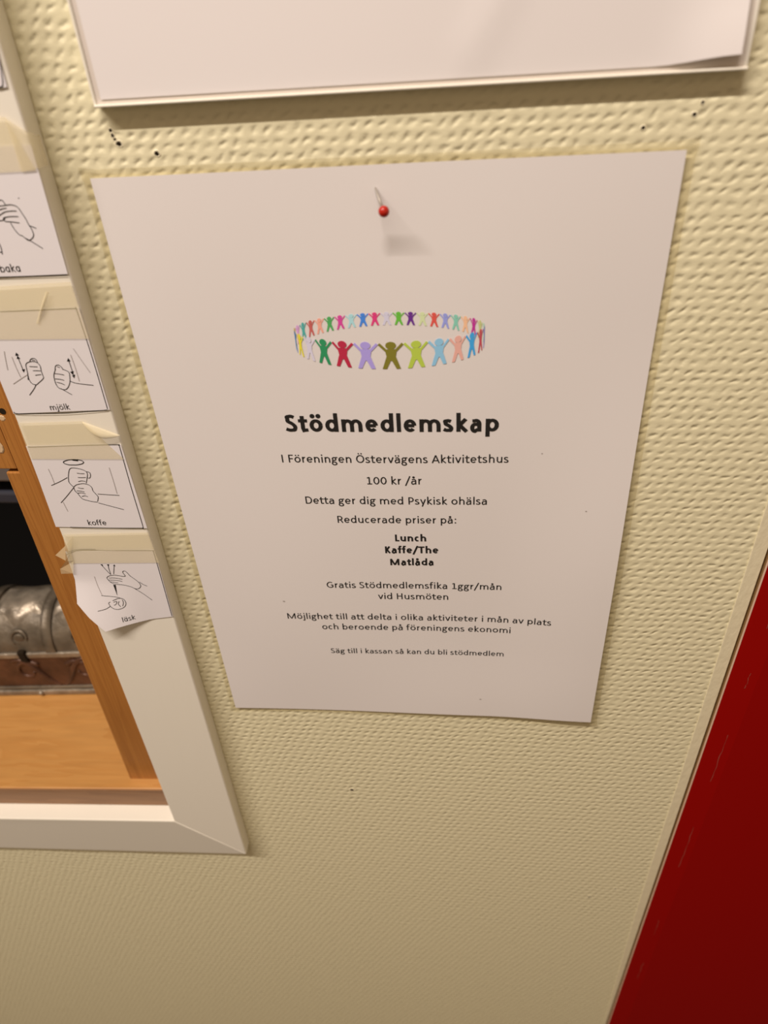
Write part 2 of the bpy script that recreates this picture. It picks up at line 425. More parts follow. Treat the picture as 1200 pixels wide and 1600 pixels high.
CARDS = {'milk':{
'st':[('g',[(-1583,851),(-1590,818),(-1599,767)]),('g',[(-1559,826),(-1558,781),(-1554,734)]),('g',[(-1598,703),(-1558,725),(-1518,746)]),('',[(-1534,838),(-1531,763)]),('',[(-1525,721),(-1517,748),(-1514,770),(-1508,794),(-1483,804),(-1460,800),(-1450,784),(-1453,762),(-1453,744),(-1455,728),(-1482,708),(-1497,699),(-1513,704),(-1520,721),(-1518,745)]),('',[(-1489,802),(-1482,813),(-1469,818),(-1459,814),(-1456,799)]),('',[(-1477,811),(-1463,808)]),('',[(-1498,782),(-1481,781),(-1463,780)]),('',[(-1489,763),(-1473,763),(-1456,762)]),('',[(-1486,742),(-1472,744),(-1459,745)]),('',[(-1497,699),(-1515,678),(-1544,650)]),('',[(-1387,771),(-1403,744),(-1408,722),(-1408,700),(-1401,683),(-1379,675),(-1362,683),(-1345,707),(-1336,736),(-1335,756),(-1355,768)]),('',[(-1390,769),(-1382,784),(-1368,787),(-1359,778),(-1356,766)]),('',[(-1377,780),(-1367,776)]),('',[(-1399,749),(-1375,746),(-1359,742)]),('',[(-1405,725),(-1384,723),(-1367,718)]),('',[(-1403,710),(-1383,704),(-1371,697)]),('',[(-1318,807),(-1317,739)]),('g',[(-1302,832),(-1300,779),(-1301,714)]),('g',[(-1282,859),(-1263,807),(-1242,752)]),('',[(-1341,714),(-1316,704),(-1245,694)]),('',[(-1394,681),(-1374,666),(-1353,651)]),('fill',[(-1542,830),(-1533,845),(-1525,832)]),('fill',[(-1541,817),(-1532,830),(-1525,817)]),('fill',[(-1536,768),(-1521,771),(-1532,755)]),('fill',[(-1327,802),(-1317,818),(-1311,804)]),('fill',[(-1328,756),(-1311,760),(-1321,743)]),('fill',[(-1325,739),(-1310,744),(-1319,727)])],'border':[[(-1538,1017),(-1376,1021),(-1227,1025),(-1220,1023),(-1217,1013),(-1213,813),(-1215,582)],[(-1645,570),(-1635,562),(-1551,560),(-1419,562),(-1315,569),(-1217,578)]],'cap':('mjölk',(-1473,578),(-1384,581),21)},'coffee':{
'st':[('b',[(-1405,312),(-1408,309),(-1414,305),(-1423,302),(-1433,300),(-1445,298),(-1458,298),(-1470,298),(-1482,299),(-1491,302),(-1498,305),(-1501,308),(-1502,312),(-1499,316),(-1493,319),(-1484,322),(-1473,325),(-1461,326),(-1449,327),(-1437,326),(-1425,325),(-1416,323),(-1410,320),(-1406,316),(-1405,312)]),('fill',[(-1457,322),(-1426,329),(-1431,318)]),('fill',[(-1461,325),(-1444,330),(-1444,320)]),('g',[(-1587,276),(-1584,239),(-1584,195)]),('',[(-1603,184),(-1554,206),(-1510,229)]),('',[(-1505,229),(-1496,253),(-1484,275),(-1468,282),(-1435,277),(-1411,265),(-1407,249),(-1415,227),(-1428,198)]),('',[(-1505,229),(-1510,204),(-1502,185),(-1495,176)]),('',[(-1456,254),(-1439,251),(-1420,251)]),('',[(-1459,230),(-1442,229),(-1420,230)]),('',[(-1464,207),(-1446,211),(-1429,208)]),('',[(-1408,262),(-1393,256),(-1396,236),(-1405,226),(-1414,230)]),('',[(-1496,176),(-1478,189),(-1444,196),(-1419,189),(-1408,174),(-1408,156),(-1397,133),(-1393,120),(-1403,95)]),('',[(-1496,176),(-1496,155),(-1487,140),(-1483,128),(-1473,109),(-1450,100),(-1428,94),(-1404,91)]),('',[(-1476,173),(-1462,169),(-1449,169)]),('',[(-1488,155),(-1469,154),(-1451,149)]),('',[(-1486,142),(-1468,144),(-1450,138)]),('',[(-1472,123),(-1456,127),(-1443,122)]),('',[(-1390,138),(-1338,134),(-1286,131)]),('',[(-1402,87),(-1348,69),(-1287,49)]),('g',[(-1293,285),(-1293,215),(-1295,141)]),('',[(-1497,173),(-1545,125),(-1588,85)]),('g',[(-1576,90),(-1573,62),(-1570,35)])],'border':[[(-1636,394),(-1625,392),(-1426,400),(-1227,405),(-1216,401),(-1213,386),(-1217,180),(-1218,-45),(-1224,-58),(-1236,-60),(-1410,-62),(-1588,-60)]],'cap':('koffe',(-1490,-46),(-1398,-44),30)},'soda':{
'st':[('',[(-1469,-361),(-1486,-326),(-1497,-302)]),('',[(-1467,-361),(-1467,-326),(-1464,-301)]),('',[(-1451,-358),(-1434,-304)]),('fill',[(-1504,-296),(-1493,-293),(-1493,-308)]),('fill',[(-1470,-295),(-1457,-292),(-1464,-307)]),('fill',[(-1438,-301),(-1429,-293),(-1428,-307)]),('g',[(-1560,-376),(-1558,-433),(-1547,-497)]),('',[(-1552,-497),(-1506,-503),(-1470,-510),(-1447,-521)]),('fill',[(-1473,-429),(-1460,-429),(-1468,-501)]),('',[(-1496,-385),(-1482,-372),(-1446,-365),(-1405,-372),(-1393,-368),(-1400,-345),(-1391,-335),(-1380,-342),(-1366,-369),(-1350,-387),(-1331,-414),(-1328,-436),(-1341,-452),(-1359,-455),(-1381,-442),(-1413,-431),(-1445,-427),(-1470,-422),(-1484,-412),(-1490,-402),(-1496,-385)]),('',[(-1484,-385),(-1451,-384),(-1415,-392)]),('',[(-1489,-398),(-1447,-400),(-1419,-407)]),('',[(-1484,-409),(-1463,-413),(-1443,-417)]),('',[(-1328,-408),(-1313,-424),(-1294,-435)]),('',[(-1370,-449),(-1332,-485),(-1291,-533)]),('',[(-1514,-538),(-1524,-546),(-1517,-569),(-1499,-585),(-1475,-587),(-1447,-574),(-1434,-548),(-1443,-521),(-1467,-518),(-1486,-525),(-1500,-531)]),('',[(-1498,-541),(-1480,-536),(-1487,-554),(-1499,-560)]),('',[(-1467,-536),(-1475,-553),(-1467,-572)]),('',[(-1448,-526),(-1447,-547),(-1456,-569)]),('',[(-1520,-566),(-1548,-581),(-1590,-590)])],'border':[[(-1665,-235),(-1626,-217),(-1567,-203),(-1417,-203),(-1214,-199),(-1206,-203),(-1204,-221),(-1206,-422),(-1210,-646)],[(-1655,-217),(-1583,-200),(-1499,-198)]],'cap':('läsk',(-1477,-673),(-1410,-661),30)},'bake':{
'st':[('',[(-1395,1427),(-1380,1430),(-1371,1429),(-1367,1422),(-1364,1412)]),('',[(-1397,1410),(-1378,1411),(-1364,1412),(-1341,1413),(-1321,1404),(-1312,1383),(-1305,1364),(-1300,1341),(-1295,1328),(-1294,1308),(-1302,1296),(-1319,1287),(-1328,1292),(-1339,1304),(-1349,1308),(-1361,1327),(-1368,1351)]),('',[(-1411,1373),(-1389,1384),(-1372,1390),(-1348,1392),(-1330,1391)]),('',[(-1398,1396),(-1377,1401),(-1365,1402)]),('',[(-1330,1372),(-1356,1373),(-1380,1371),(-1390,1367),(-1387,1357),(-1367,1355),(-1334,1350)]),('',[(-1414,1359),(-1393,1361),(-1383,1368)]),('',[(-1300,1339),(-1288,1335),(-1276,1329)]),('',[(-1330,1296),(-1301,1276),(-1275,1256)]),('b',[(-1307,1436),(-1305,1434)]),('',[(-1440,1280),(-1439,1262),(-1443,1239)]),('',[(-1460,1248),(-1443,1247)])],'border':[[(-1515,1154),(-1437,1154),(-1339,1155),(-1213,1156)]],'cap':('baka',(-1474,1172),(-1392,1173),23)},'top':{
'st':[],'border':[[(-1227,1887),(-1220,1849),(-1227,1807),(-1232,1789),(-1238,1780),(-1259,1777)]],'cap':None}}

# ================================================================ THE SETTING
# wall with the hatch opening on the left
wbm = bmesh.new()
box_bm(wbm, -0.150, 0.1731, 0.0, 0.10, -1.10, 0.70)
box_bm(wbm, 0.1731, 0.70, 0.006, 0.10, -1.10, 0.70)
box_bm(wbm, -0.95, -0.150, 0.0, 0.10, -1.10, -0.297)
wall = tag(from_bm('wall_back', wbm, M['wall']), 'cream painted wall with coarse woven wallpaper texture', kind='structure')
def pin_hole(x, z, r, el=1.0):
    bm = bmesh.new()
    n = 12; rings = []
    for k, (q, y) in enumerate(((1.7, 0.0), (1.3, -0.00018), (1.0, -0.00010))):
        rings.append([bm.verts.new((x+q*r*math.cos(t)*el*(1+.12*math.sin(3*t+x*900)), y, z+q*r*math.sin(t))) for t in (2*math.pi*i/n for i in range(n))])
    for a, b in zip(rings, rings[1:]):
        for i in range(n): bm.faces.new((a[i], a[(i+1) % n], b[(i+1) % n], b[i]))
    f = bm.faces.new(rings[-1]); f.material_index = 1  # flat dark disc: the shade inside the hole is put into its colour
    from_bm('pin_hole', bm, [M['caulk'], M['hole']], wall)
for x, z, r, e in ((-.0949, .1624, .0006, 1), (-.0946, .1608, .0007, .8), (-.0941, .1596, .0005, 1), (-.0930, .1581, .0008, 1.3), (-.0799, .1545, .0008, 1.1),
                   (.0884, .1565, .0006, 1.1), (.1042, .1598, .0006, 1.2), (.1061, .1632, .00055, .9), (-.0386, -.2324, .0011, 1.2), (.1310, -.3560, .0010, 1.0), (.1480, -.3420, .0008, 1.0)):
    pin_hole(x, z, r, e)

# smooth painted strip at the right end of the wallpaper
strip = prism('trim_3', [(.1664, .70), (.1662, .0), (.1666, -.10), (.1672, -.20), (.1670, -.30), (.1676, -.40), (.1700, -.52), (.1712, -.60), (.1712, -1.1), (.1735, -1.1), (.1728, .70)],
              -0.0006, 0.001, M['caulk'], None, 0.0003)
tag(strip, 'smooth cream painted strip along the right end of the wallpaper', kind='structure')

# white boards round the hatch
t1 = prism('trim_1', [(-.1652, .70), (-.1203, .70), (-.1201, -.3041), (-.1655, -.2648)], -0.010, 0.0, M['trim'], None, 0.0009, 3)
tag(t1, 'white painted upright board beside the hatch', kind='structure')
bm = bmesh.new()
LX, LZ = -.1229, -.3136
tv = [(-.1658, -.0100, -.2650), (-.1204, -.0100, -.3043), (LX, -.0050, LZ), (-.95, -.0050, LZ-.057*(.95+LX)), (-.95, -.0100, -.3162),
      (-.1658, .0040, -.2650), (-.1204, .0040, -.3043), (LX, .0040, LZ), (-.95, .0040, LZ-.057*(.95+LX)), (-.95, .0040, -.3162)]
bv = [bm.verts.new(v) for v in tv]
for f in ((0, 1, 2, 3, 4), (5, 6, 7, 8, 9)): bm.faces.new([bv[i] for i in f])
for i in range(5): bm.faces.new([bv[i], bv[(i+1) % 5], bv[5+(i+1) % 5], bv[5+i]])
bmesh.ops.triangulate(bm, faces=bm.faces[:2])
t2 = bev(from_bm('trim_2', bm, M['trim']), .0009, 3)
tag(t2, 'white painted board under the hatch', kind='structure')

# wooden lining of the hatch
win = tag(empty('window_1', (-0.175, 0.0024, -0.265)), 'serving hatch lined with orange pine', kind='structure')
WO = Vector((-0.175, 0.0024, -0.265))
def inwin(o): o.parent = win; o.matrix_parent_inverse = Matrix.Translation(-WO); return o
sz = lambda x: -0.2463 - 0.066*(-0.1747-x)
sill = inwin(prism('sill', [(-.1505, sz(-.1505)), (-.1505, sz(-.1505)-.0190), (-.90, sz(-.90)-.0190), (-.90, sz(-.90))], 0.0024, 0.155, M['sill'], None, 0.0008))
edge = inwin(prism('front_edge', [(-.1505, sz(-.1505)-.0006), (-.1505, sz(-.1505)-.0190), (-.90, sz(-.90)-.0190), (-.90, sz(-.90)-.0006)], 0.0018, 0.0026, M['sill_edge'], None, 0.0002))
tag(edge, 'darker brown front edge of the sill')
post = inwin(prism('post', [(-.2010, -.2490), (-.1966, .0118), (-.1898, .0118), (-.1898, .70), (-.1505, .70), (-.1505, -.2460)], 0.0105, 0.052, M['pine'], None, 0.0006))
cross = inwin(prism('frame_block', [(-.212, .0137), (-.1900, .0137), (-.1900, .075), (-.212, .075)], 0.0107, 0.040, M['pine'], None, 0.0005))
bm = bmesh.new(); bmesh.ops.create_cone(bm, cap_ends=True, segments=16, radius1=.0016, radius2=.0016, depth=.0004, matrix=Matrix.Translation((-.1852, .0105, .0462)) @ Matrix.Rotation(R(90), 4, 'X'))
sh = inwin(from_bm('screw_hole', bm, M['hole']))  # solid disc, coloured dark for the shade in the hole
bm = bmesh.new(); bmesh.ops.create_cone(bm, cap_ends=True, segments=7, radius1=.0018, radius2=.0012, depth=.0003, matrix=Matrix.Translation((-.1868, .0104, .0425)) @ Matrix.Rotation(R(90), 4, 'X'))
chip = plain('raw_pale_wood', (.62, .45, .27), .7); M['chip'] = chip
inwin(from_bm('pale_chip', bm, chip))
bm = bmesh.new(); bmesh.ops.create_cone(bm, cap_ends=True, segments=9, radius1=.0028, radius2=.0022, depth=.0003, matrix=Matrix.Translation((-.1945, .0104, .0265)) @ Matrix.Rotation(R(90), 4, 'X') @ Matrix.Diagonal((.8, 1.3, 1, 1)))
inwin(from_bm('pale_chip', bm, chip))

# space behind the hatch; its lack of light is put in as near-black colour
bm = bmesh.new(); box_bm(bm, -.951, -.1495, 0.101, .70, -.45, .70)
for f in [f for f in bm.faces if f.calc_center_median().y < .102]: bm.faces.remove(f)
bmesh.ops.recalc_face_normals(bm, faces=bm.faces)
rear = from_bm('wall_rear', bm, M['dark']); tag(rear, 'space behind the hatch, its shade painted black', kind='structure')
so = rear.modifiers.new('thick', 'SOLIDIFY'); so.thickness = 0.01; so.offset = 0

# ================================================================ RED PANEL at the right
RX, RY = .1743, -.0020
red = tag(empty('red_panel', (RX, 0, -1.1)), 'glossy dark red panel with a thin pale edge at the right end of the wall', 'panel')
prof = [(RX+.0005, 0.005), (RX+.0005, RY), (RX+.0022, RY-.0004), (RX+.0130, RY-.0022), (RX+.0142, RY-.0024), (.70, RY-.0024), (.70, 0.005)]
n = len(prof)
vs = [(x-RX, y, z) for z in (0, 1.8) for x, y in prof]
fs = [[i, (i+1) % n, n+(i+1) % n, n+i] for i in range(n)] + [list(range(n)), list(range(2*n-1, n-1, -1))]
bm = bmesh.new(); bv = [bm.verts.new(v) for v in vs]
for f in fs: bm.faces.new([bv[i] for i in f])
from_bm('board', bm, M['red'], red)
tag(box('edge_band', 0, .0005, RY-.0002, -.0011, 0, 1.8, M['red_edge'], red, .0001), 'thin pale edge strip')
M['core'] = plain('brown_fibreboard', (.34, .20, .07), .8)
tag(box('core', .0001, .0005, -.0011, .005, 0, 1.8, M['core'], red), 'brown fibreboard core')
M['scuff'] = plain('pale_scuff', (.33, .055, .04), .7)
for (z0, L_) in ((1.03, .03), (.985, .012), (.90, .045), (.80, .05), (.70, .022), (.62, .03)):
    bm = bmesh.new(); k = 9; prev = None
    for i in range(k+1):
        w = .0002*(0.3+random.random()); x = .0098+random.uniform(-.0004, .0004); z = z0+L_*i/k
        yy = RY-.0004-.0018*((x-.0022)/.0108)-.00015
        cur = (bm.verts.new((x-w, yy, z)), bm.verts.new((x+w, yy, z)))
        if prev: bm.faces.new((prev[0], prev[1], cur[1], cur[0]))
        prev = cur
    from_bm('scuff_mark', bm, M['scuff'], red)

# ================================================================ THE NOTICE
PR = (0, -R(0.6), 0)
notice = tag(empty('notice_sheet', (0, 0, 0), PR), 'laminated white notice headed Stödmedlemskap, pinned to the wall below the sign holder', 'notice')
def sst(a, b, x):
    t = min(max((x-a)/(b-a), 0), 1); return t*t*(3-2*t)
def sheet_y(x, z):
    return -(0.0011 + 0.0030*sst(.045, .110, x)*sst(.09, -.05, z) + 0.0004*math.sin(x*38+1)*math.sin(z*26+.5)
             + 0.0010*sst(-.09, -.15, z)*(0.5+0.5*math.sin(x*30)) + .0006*math.exp(-((x)**2+(z-.13)**2)/.0012)*0)
def sheet(name, x0, x1, z0, z1, off, mat, parent, nx=36, nz=48, rad=0.0):
    vs, fs = [], []
    for j in range(nz+1):
        for i in range(nx+1):
            x = x0+(x1-x0)*i/nx; z = z0+(z1-z0)*j/nz
            if rad:  # rounded corners
                dx = max(0, abs(x-(x0+x1)/2)-((x1-x0)/2-rad)); dz = max(0, abs(z-(z0+z1)/2)-((z1-z0)/2-rad))
                if dx and dz and math.hypot(dx, dz) > rad:
                    s = rad/math.hypot(dx, dz)
                    x += math.copysign(dx*s-dx, x-(x0+x1)/2); z += math.copysign(dz*s-dz, z-(z0+z1)/2)
            vs.append((x, sheet_y(x, z)-off, z))
    for j in range(nz):
        for i in range(nx):
            a = j*(nx+1)+i; fs.append([a, a+1, a+nx+2, a+nx+1])
    return raw(name, vs, fs, mat, parent, True)
M['notice_paper'] = plain('bright_white_paper', (0.83, 0.81, 0.83), 0.7)
pp = sheet('paper', -.105, .105, -.1485, .1485, 0, M['notice_paper'], notice)
fl = sheet('plastic_sleeve', -.1078, .1082, -.1510, .1513, .0003, M['film'], notice, 36, 48, .003)
bk = sheet('sleeve_back', -.1078, .1082, -.1510, .1513, -.0003, M['film_edge'], notice, 36, 48, .003)
tag(fl, 'clear laminating pouch with a see-through margin')
ink_y = lambda x, z: sheet_y(x, z)-.00012
for idx, (text, bold, cx, base, width, tilt) in enumerate(LINES):
    k = Ink(ink_y)
    write(k, text, width/1000, cx/1000, base/1000, bool(bold), tilt/width)
    k.build('heading' if idx == 0 else 'text_line', M['ink'], notice)
# little smudges on the print
for x, z, r in ((-.0625, -.0600, .0005), (.0420, -.1340, .0005), (.0655, .030, .0003), (.0873, -.0003, .00035)):
    k = Ink(ink_y); k.poly([(x+r*math.cos(t)*1.3, z+r*math.sin(t)) for t in (2*math.pi*i/8 for i in range(8))])
    k.build('speck', M['grey_ink'], notice)

# ring of paper people: 34 figures printed in perspective
COL = [(118,104,30),(168,176,62),(132,170,196),(212,150,132),(58,142,190),(178,66,72),(92,74,160),(170,190,160),(184,176,110),(178,40,124),(226,166,126),(126,176,150),
       (140,138,200),(206,74,62),(196,194,142),(98,36,118),(96,164,48),(196,180,190),(206,50,104),(62,116,194),(160,190,186),(200,60,130),(72,148,76),(222,146,122),(184,84,76),
       (72,150,138),(200,140,178),(180,150,80),(46,110,160),(214,190,44),(200,182,192),(38,126,76),(172,32,56),(160,136,190)]
FIG = [(.07, .735), (.19, .725), (.46, .955), (.545, .895), (.235, .635), (.195, .46), (.39, 0), (.205, 0), (.03, .30)]
def ring_pt(th, v):
    # th: angle round the ring (0 = nearest), v: height 0..1 ; distances in ring-viewing units
    D_ = 1-.375*math.cos(th)
    X_ = 2210*.375*math.sin(th)/D_; Y_ = -140+2210*(.215-.0735*v)/D_
    return (.0010+X_*.0000428, .0956-(Y_-85)*.0000452)
bm = bmesh.new(); lay = bm.loops.layers.float_color.new('ink')
def fig(i, front):
    th0 = .012+2*math.pi*i/34; st_ = 2*math.pi/34
    c = COL[i]; col = lin(c); col = (min(1, col[0]/.74), min(1, col[1]/.60), min(1, col[2]/.50))
    Q = lambda i, m=1: (FIG[i][0]*m, FIG[i][1])
    head = [(.225*math.cos(t), .865+.135*math.sin(t)) for t in (2*math.pi*q/18 for q in range(18))]
    parts = [[Q(0), Q(1), Q(4), Q(5), Q(5, -1), Q(4, -1), Q(1, -1), Q(0, -1)], [Q(5), Q(8), Q(8, -1), Q(5, -1)], head]
    for m in (1, -1): parts += [[Q(i, m) for i in (1, 2, 3, 4)], [Q(i, m) for i in (5, 6, 7, 8)]]
    for poly in parts:
        vv = []
        for u, v in poly:
            x, z = ring_pt(th0+u*st_*.93, v)
            vv.append(bm.verts.new((x, ink_y(x, z)-(.00006 if front else 0)-(.00002 if poly is head else 0), z)))
        f = bm.faces.new(vv)
        for lp in f.loops: lp[lay] = (*col, 1)
for i in range(34):
    fig(i, math.cos(.012+2*math.pi*i/34) > .3)
bmesh.ops.triangulate(bm, faces=bm.faces)
me = bpy.data.meshes.new('people_ring'); bm.to_mesh(me); bm.free()
tag(link('people_ring', me, M['logo'], notice), 'printed ring of coloured paper people holding hands')

# ================================================================ THE PIN
pin = tag(empty('push_pin', (-.0021, -.0012, .1408)), 'red ball headed pin stuck in the top of the notice', 'pin')
hd = Vector((.00126, -.0085, .1346)) - Vector(pin.location)
bm = bmesh.new(); sphere_bm(bm, hd, .0020, 28, 18); from_bm('ball_head', bm, M['pin_red'], pin, True)
bm = bmesh.new(); tube_bm(bm, [Vector((0, .0006, 0)) - hd*.06, hd*.35, hd*.85], [.00035, .00048, .00050], 12); from_bm('needle', bm, M['steel'], pin, True)

# ================================================================ SIGN HOLDER above
sign = tag(empty('sign_holder', (.0098, 0, .1713), PR), 'flat plastic sign holder with a blank white sheet, on the wall above the notice', 'sign holder')
box('backing', -.1066, .1068, -.0030, -.0004, .0004, .302, M['holder'], sign, .0004)
for x in (-.1066, .1062): box('side_rim', x-.0004, x+.0007, -.0035, -.0006, .0002, .302, M['trim'], sign, .0003)
box('bottom_rim', -.1068, .1070, -.0044, -.0004, -.0003, .0006, M['trim'], sign, .0004)
vs, fs = [], []; nx, nz = 40, 50
for j in range(nz+1):
    for i in range(nx+1):
        x = -.1040+.2075*i/nx; z = .0020+.297*j/nz
        cr = sst(.078, .104, x)*sst(.030, .0, z)
        crease = .0007*math.exp(-(((x-.028)-(z-.02)*.55)/.004)**2)*sst(.0, .012, z)*sst(.055, .02, z)
        y = -.0033-.0030*cr-crease-.00015*math.sin(x*40)*math.sin(z*33)
        vs.append((x, y, z + .0022*cr))
for j in range(nz):
    for i in range(nx):
        a = j*(nx+1)+i; fs.append([a, a+1, a+nx+2, a+nx+1])
tag(raw('paper', vs, fs, M['paper'], sign, True), 'white paper sheet with a lifting lower right corner')

# ================================================================ PICTURE CARDS on the white board
CD = .0102
def soda_lift(x, z):
    a = min(max((-.132-x)/.032, 0), 1.3); b = min(max((-.040-z)/.036, 0), 1.2)
    return .009*(a*b)**1.2
def no_lift(x, z): return 0.0
def patch(name, left, right, depth, mat, parent, n=14, sub=5):
    Lp, Rp = smooth_list(left, sub), smooth_list(right, sub)
    vs, fs = [], []
    for a, b in zip(Lp, Rp):
        for i in range(n+1):
            p = a.lerp(b, i/n); vs.append((p.x, depth(p.x, p.y), p.y))
    for j in range(len(Lp)-1):
        for i in range(n):
            q = j*(n+1)+i; fs.append([q, q+n+1, q+n+2, q+1])
    return raw(name, vs, fs, mat, parent, True)
def smooth_list(pts, sub):
    P = [Vector(p) for p in pts]; out = []
    for a, b in zip(P, P[1:]):
        out += [a.lerp(b, k/sub) for k in range(sub)]
    return out+[P[-1]]
def card(key, label, left, right, lift=no_lift, pen=.00014):
    d = CARDS[key]
    root = tag(empty('picture_card', (0, 0, 0)), label, 'picture card', 'hand sign cards taped down the white board')
    o = Vector(((left[-1][0]+right[-1][0])/2, -CD, (left[-1][1]+right[-1][1])/2)); root.location = o
    inv = Matrix.Translation(-o)
    kids = []
    face = lambda x, z: -(CD+.0003+lift(x, z)); inky = lambda x, z: face(x, z)-.00012
    pc = patch('paper', left, right, face, M['card'], root); s = pc.modifiers.new('thick', 'SOLIDIFY'); s.thickness = .00025; s.offset = -1; es = pc.modifiers.new('crisp', 'EDGE_SPLIT'); es.split_angle = R(40); kids.append(pc)
    k = Ink(inky)
    for mode, pts in d['st']:
        P = [(x/1e4, z/1e4) for x, z in pts]
        if mode == 'fill': k.poly(P)
        elif mode == 'g':
            g = Ink(inky); g.stroke(smooth_line(P), pen*1.1); kids.append(tag(g.build('sleeve_line', M['grey_ink'], root), 'grey sleeve line'))
        else: k.stroke(smooth_line(P), pen*(1.4 if mode == 'b' else 1))
    if k.v: kids.append(k.build('drawing', M['ink'], root))
    b = Ink(inky)
    for pts in d['border']: b.stroke(smooth_line([(x/1e4, z/1e4) for x, z in pts]), .00016)
    if b.v: kids.append(b.build('border_line', M['ink'], root))
    if d['cap']:
        t, p, q, h = d['cap']; c = Ink(inky)
        p = Vector(p)/1e4; q = Vector(q)/1e4; w = (q-p).length
        write(c, t, w, (p.x+q.x)/2, p.y+(q.y-p.y)/2, False, (q.y-p.y)/w, True, 80)
        kids.append(c.build('caption', M['ink'], root))
    return root, kids, inv
def tape_sheet(left, right, parent, lift=no_lift, off=.0007, name='tape', n=10, mat=None):
    t = patch(name, left, right, lambda x, z: -(CD+off+lift(x, z)), mat or M['tape'], parent, n, 4)
    return t
def finish(kids, inv):
    for k in kids: k.matrix_parent_inverse = inv

# first card, only its lower right corner in view
r, kids, inv = card('top', 'topmost picture card on the white board, only its corner in view', [(-.1660, .2220), (-.1668, .1772)], [(-.1196, .2224), (-.1222, .1777)])
finish(kids, inv)
# second card
r, kids, inv = card('bake', 'white picture card of a bent hand captioned baka, on the white board', [(-.1660, .1600), (-.1668, .1150)], [(-.1199, .1603), (-.1209, .1159)])
kids.append(tape_sheet([(-.1660, .1700), (-.1662, .1515)], [(-.1262, .1692), (-.1206, .1522)], r))
vs, fs = [], []
for (x, y) in ((-.1262, -.0110), (-.1215, -.0112), (-.1196, -.0106), (-.1178, -.0088), (-.1180, -.0066)):
    i = len(vs); t = (x+.1262)/.0084
    vs += [(x, y, .1692-.0062*t), (x, y, .1520+.0012*t)]
    if i: fs.append([i-2, i-1, i+1, i])
kids.append(tag(raw('tape_end', vs, fs, M['tape'], r, True), 'tape end folded over the board edge'))
finish(kids, inv)
# third card
r, kids, inv = card('milk', 'white picture card of two fists with arrows captioned mjölk', [(-.1655, .1010), (-.1650, .0561)], [(-.1205, .1026), (-.1206, .0578)])
kids.append(tape_sheet([(-.1658, .1112), (-.1655, .0902)], [(-.1206, .1130), (-.1200, .0900)], r))
vs, fs = [], []
for i in range(9):
    t = i/8; x = -.1311-.0084*t; z = .1094-.0128*t; h = .0009*math.sin(math.pi*min(1, t*1.0+.02))
    vs += [(x-.0007, -(CD+.0008), z), (x, -(CD+.0008+h), z), (x+.0007, -(CD+.0008), z)]
    if i: fs += [[3*i-3, 3*i-2, 3*i+1, 3*i], [3*i-2, 3*i-1, 3*i+2, 3*i+1]]
kids.append(tag(raw('tape_wrinkle', vs, fs, M['tape'], r, True), 'wrinkle in the tape'))
finish(kids, inv)
# fourth card
r, kids, inv = card('coffee', 'white picture card of stacked fists captioned koffe, below the mjölk card', [(-.1652, .0396), (-.1655, .0200), (-.1662, -.0060)], [(-.1204, .0404), (-.1202, .0200), (-.1200, -.0062)])
kids.append(tape_sheet([(-.1645, .0515), (-.1650, .0330)], [(-.1343, .0525), (-.1208, .0330)], r))
vs, fs = [], []
for i in range(11):
    t = i/10; s = math.sin(math.pi*min(max(t*.92+.04, 0), 1))
    ax, az = -.1343+.0150*t, .0525-.0068*t
    nx_, nz_ = -.41, -.91
    for q in range(5):
        u = q/4; w = .0048*s*u
        vs.append((ax+nx_*w, -(CD+.0009+.0024*s*math.sin(math.pi*u*.9)), az+nz_*w))
    if i:
        for q in range(4): a = 5*(i-1)+q; fs.append([a, a+1, a+6, a+5])
kids.append(tag(raw('tape_curl', vs, fs, M['tape'], r, True), 'peeling curled tape end'))
finish(kids, inv)
# fifth card, lower left corner curling forward
r, kids, inv = card('soda', 'lowest picture card captioned läsk, its lower left corner curling off the board',
                    [(-.1664, -.0217), (-.1672, -.0400), (-.1688, -.0540), (-.1640, -.0625), (-.1574, -.0717)],
                    [(-.1199, -.0199), (-.1200, -.0350), (-.1202, -.0480), (-.1204, -.0560), (-.1205, -.0650)], soda_lift)
kids.append(tape_sheet([(-.1640, -.0105), (-.1668, -.0290)], [(-.1200, -.0085), (-.1190, -.0275)], r))
vs = [(-.1585, -.0112, -.0110), (-.1640, -.0120, -.0165), (-.1722, -.0108, -.0238), (-.1665, -.0128, -.0255), (-.1630, -.0114, -.0215),
      (-.1668, -.0124, -.0262), (-.1728, -.0106, -.0330), (-.1738, -.0100, -.0368), (-.1660, -.0116, -.0350), (-.1635, -.0112, -.0270)]
fs = [[0, 1, 4], [1, 2, 3], [1, 3, 4], [4, 3, 5, 9], [5, 6, 9], [6, 7, 8], [6, 8, 9]]
kids.append(tag(raw('tape_end', vs, fs, M['tape2'] if 'tape2' in M else M['tape'], r, False), 'crumpled loose tape end'))
finish(kids, inv)

# ================================================================ METAL CHEST on the sill
chest = tag(empty('treasure_chest', (-.318, .0875, sz(-.318)+.0006), (0, -R(3.78), R(0.5))), 'small pewter barrel-lid chest with brown embossed front, on the pine sill inside the hatch', 'chest')
W2, DP, HB, RL = .095, .062, .0475, .031
box('body', -W2, W2, .002, DP, .001, HB, M['copper'], chest, .0012)
def rim(name, z0, z1, out, mat):
    return box(name, -W2-.001, W2+.001, .002-out, DP, z0, z1, mat, chest, .0011, 3)
rim('bottom_rim', 0, .0052, .0032, M['silver'])
rim('base_molding', .0052, .0082, .0016, M['pewter'])
rim('top_rim', .0415, .0470, .0018, M['silver'])
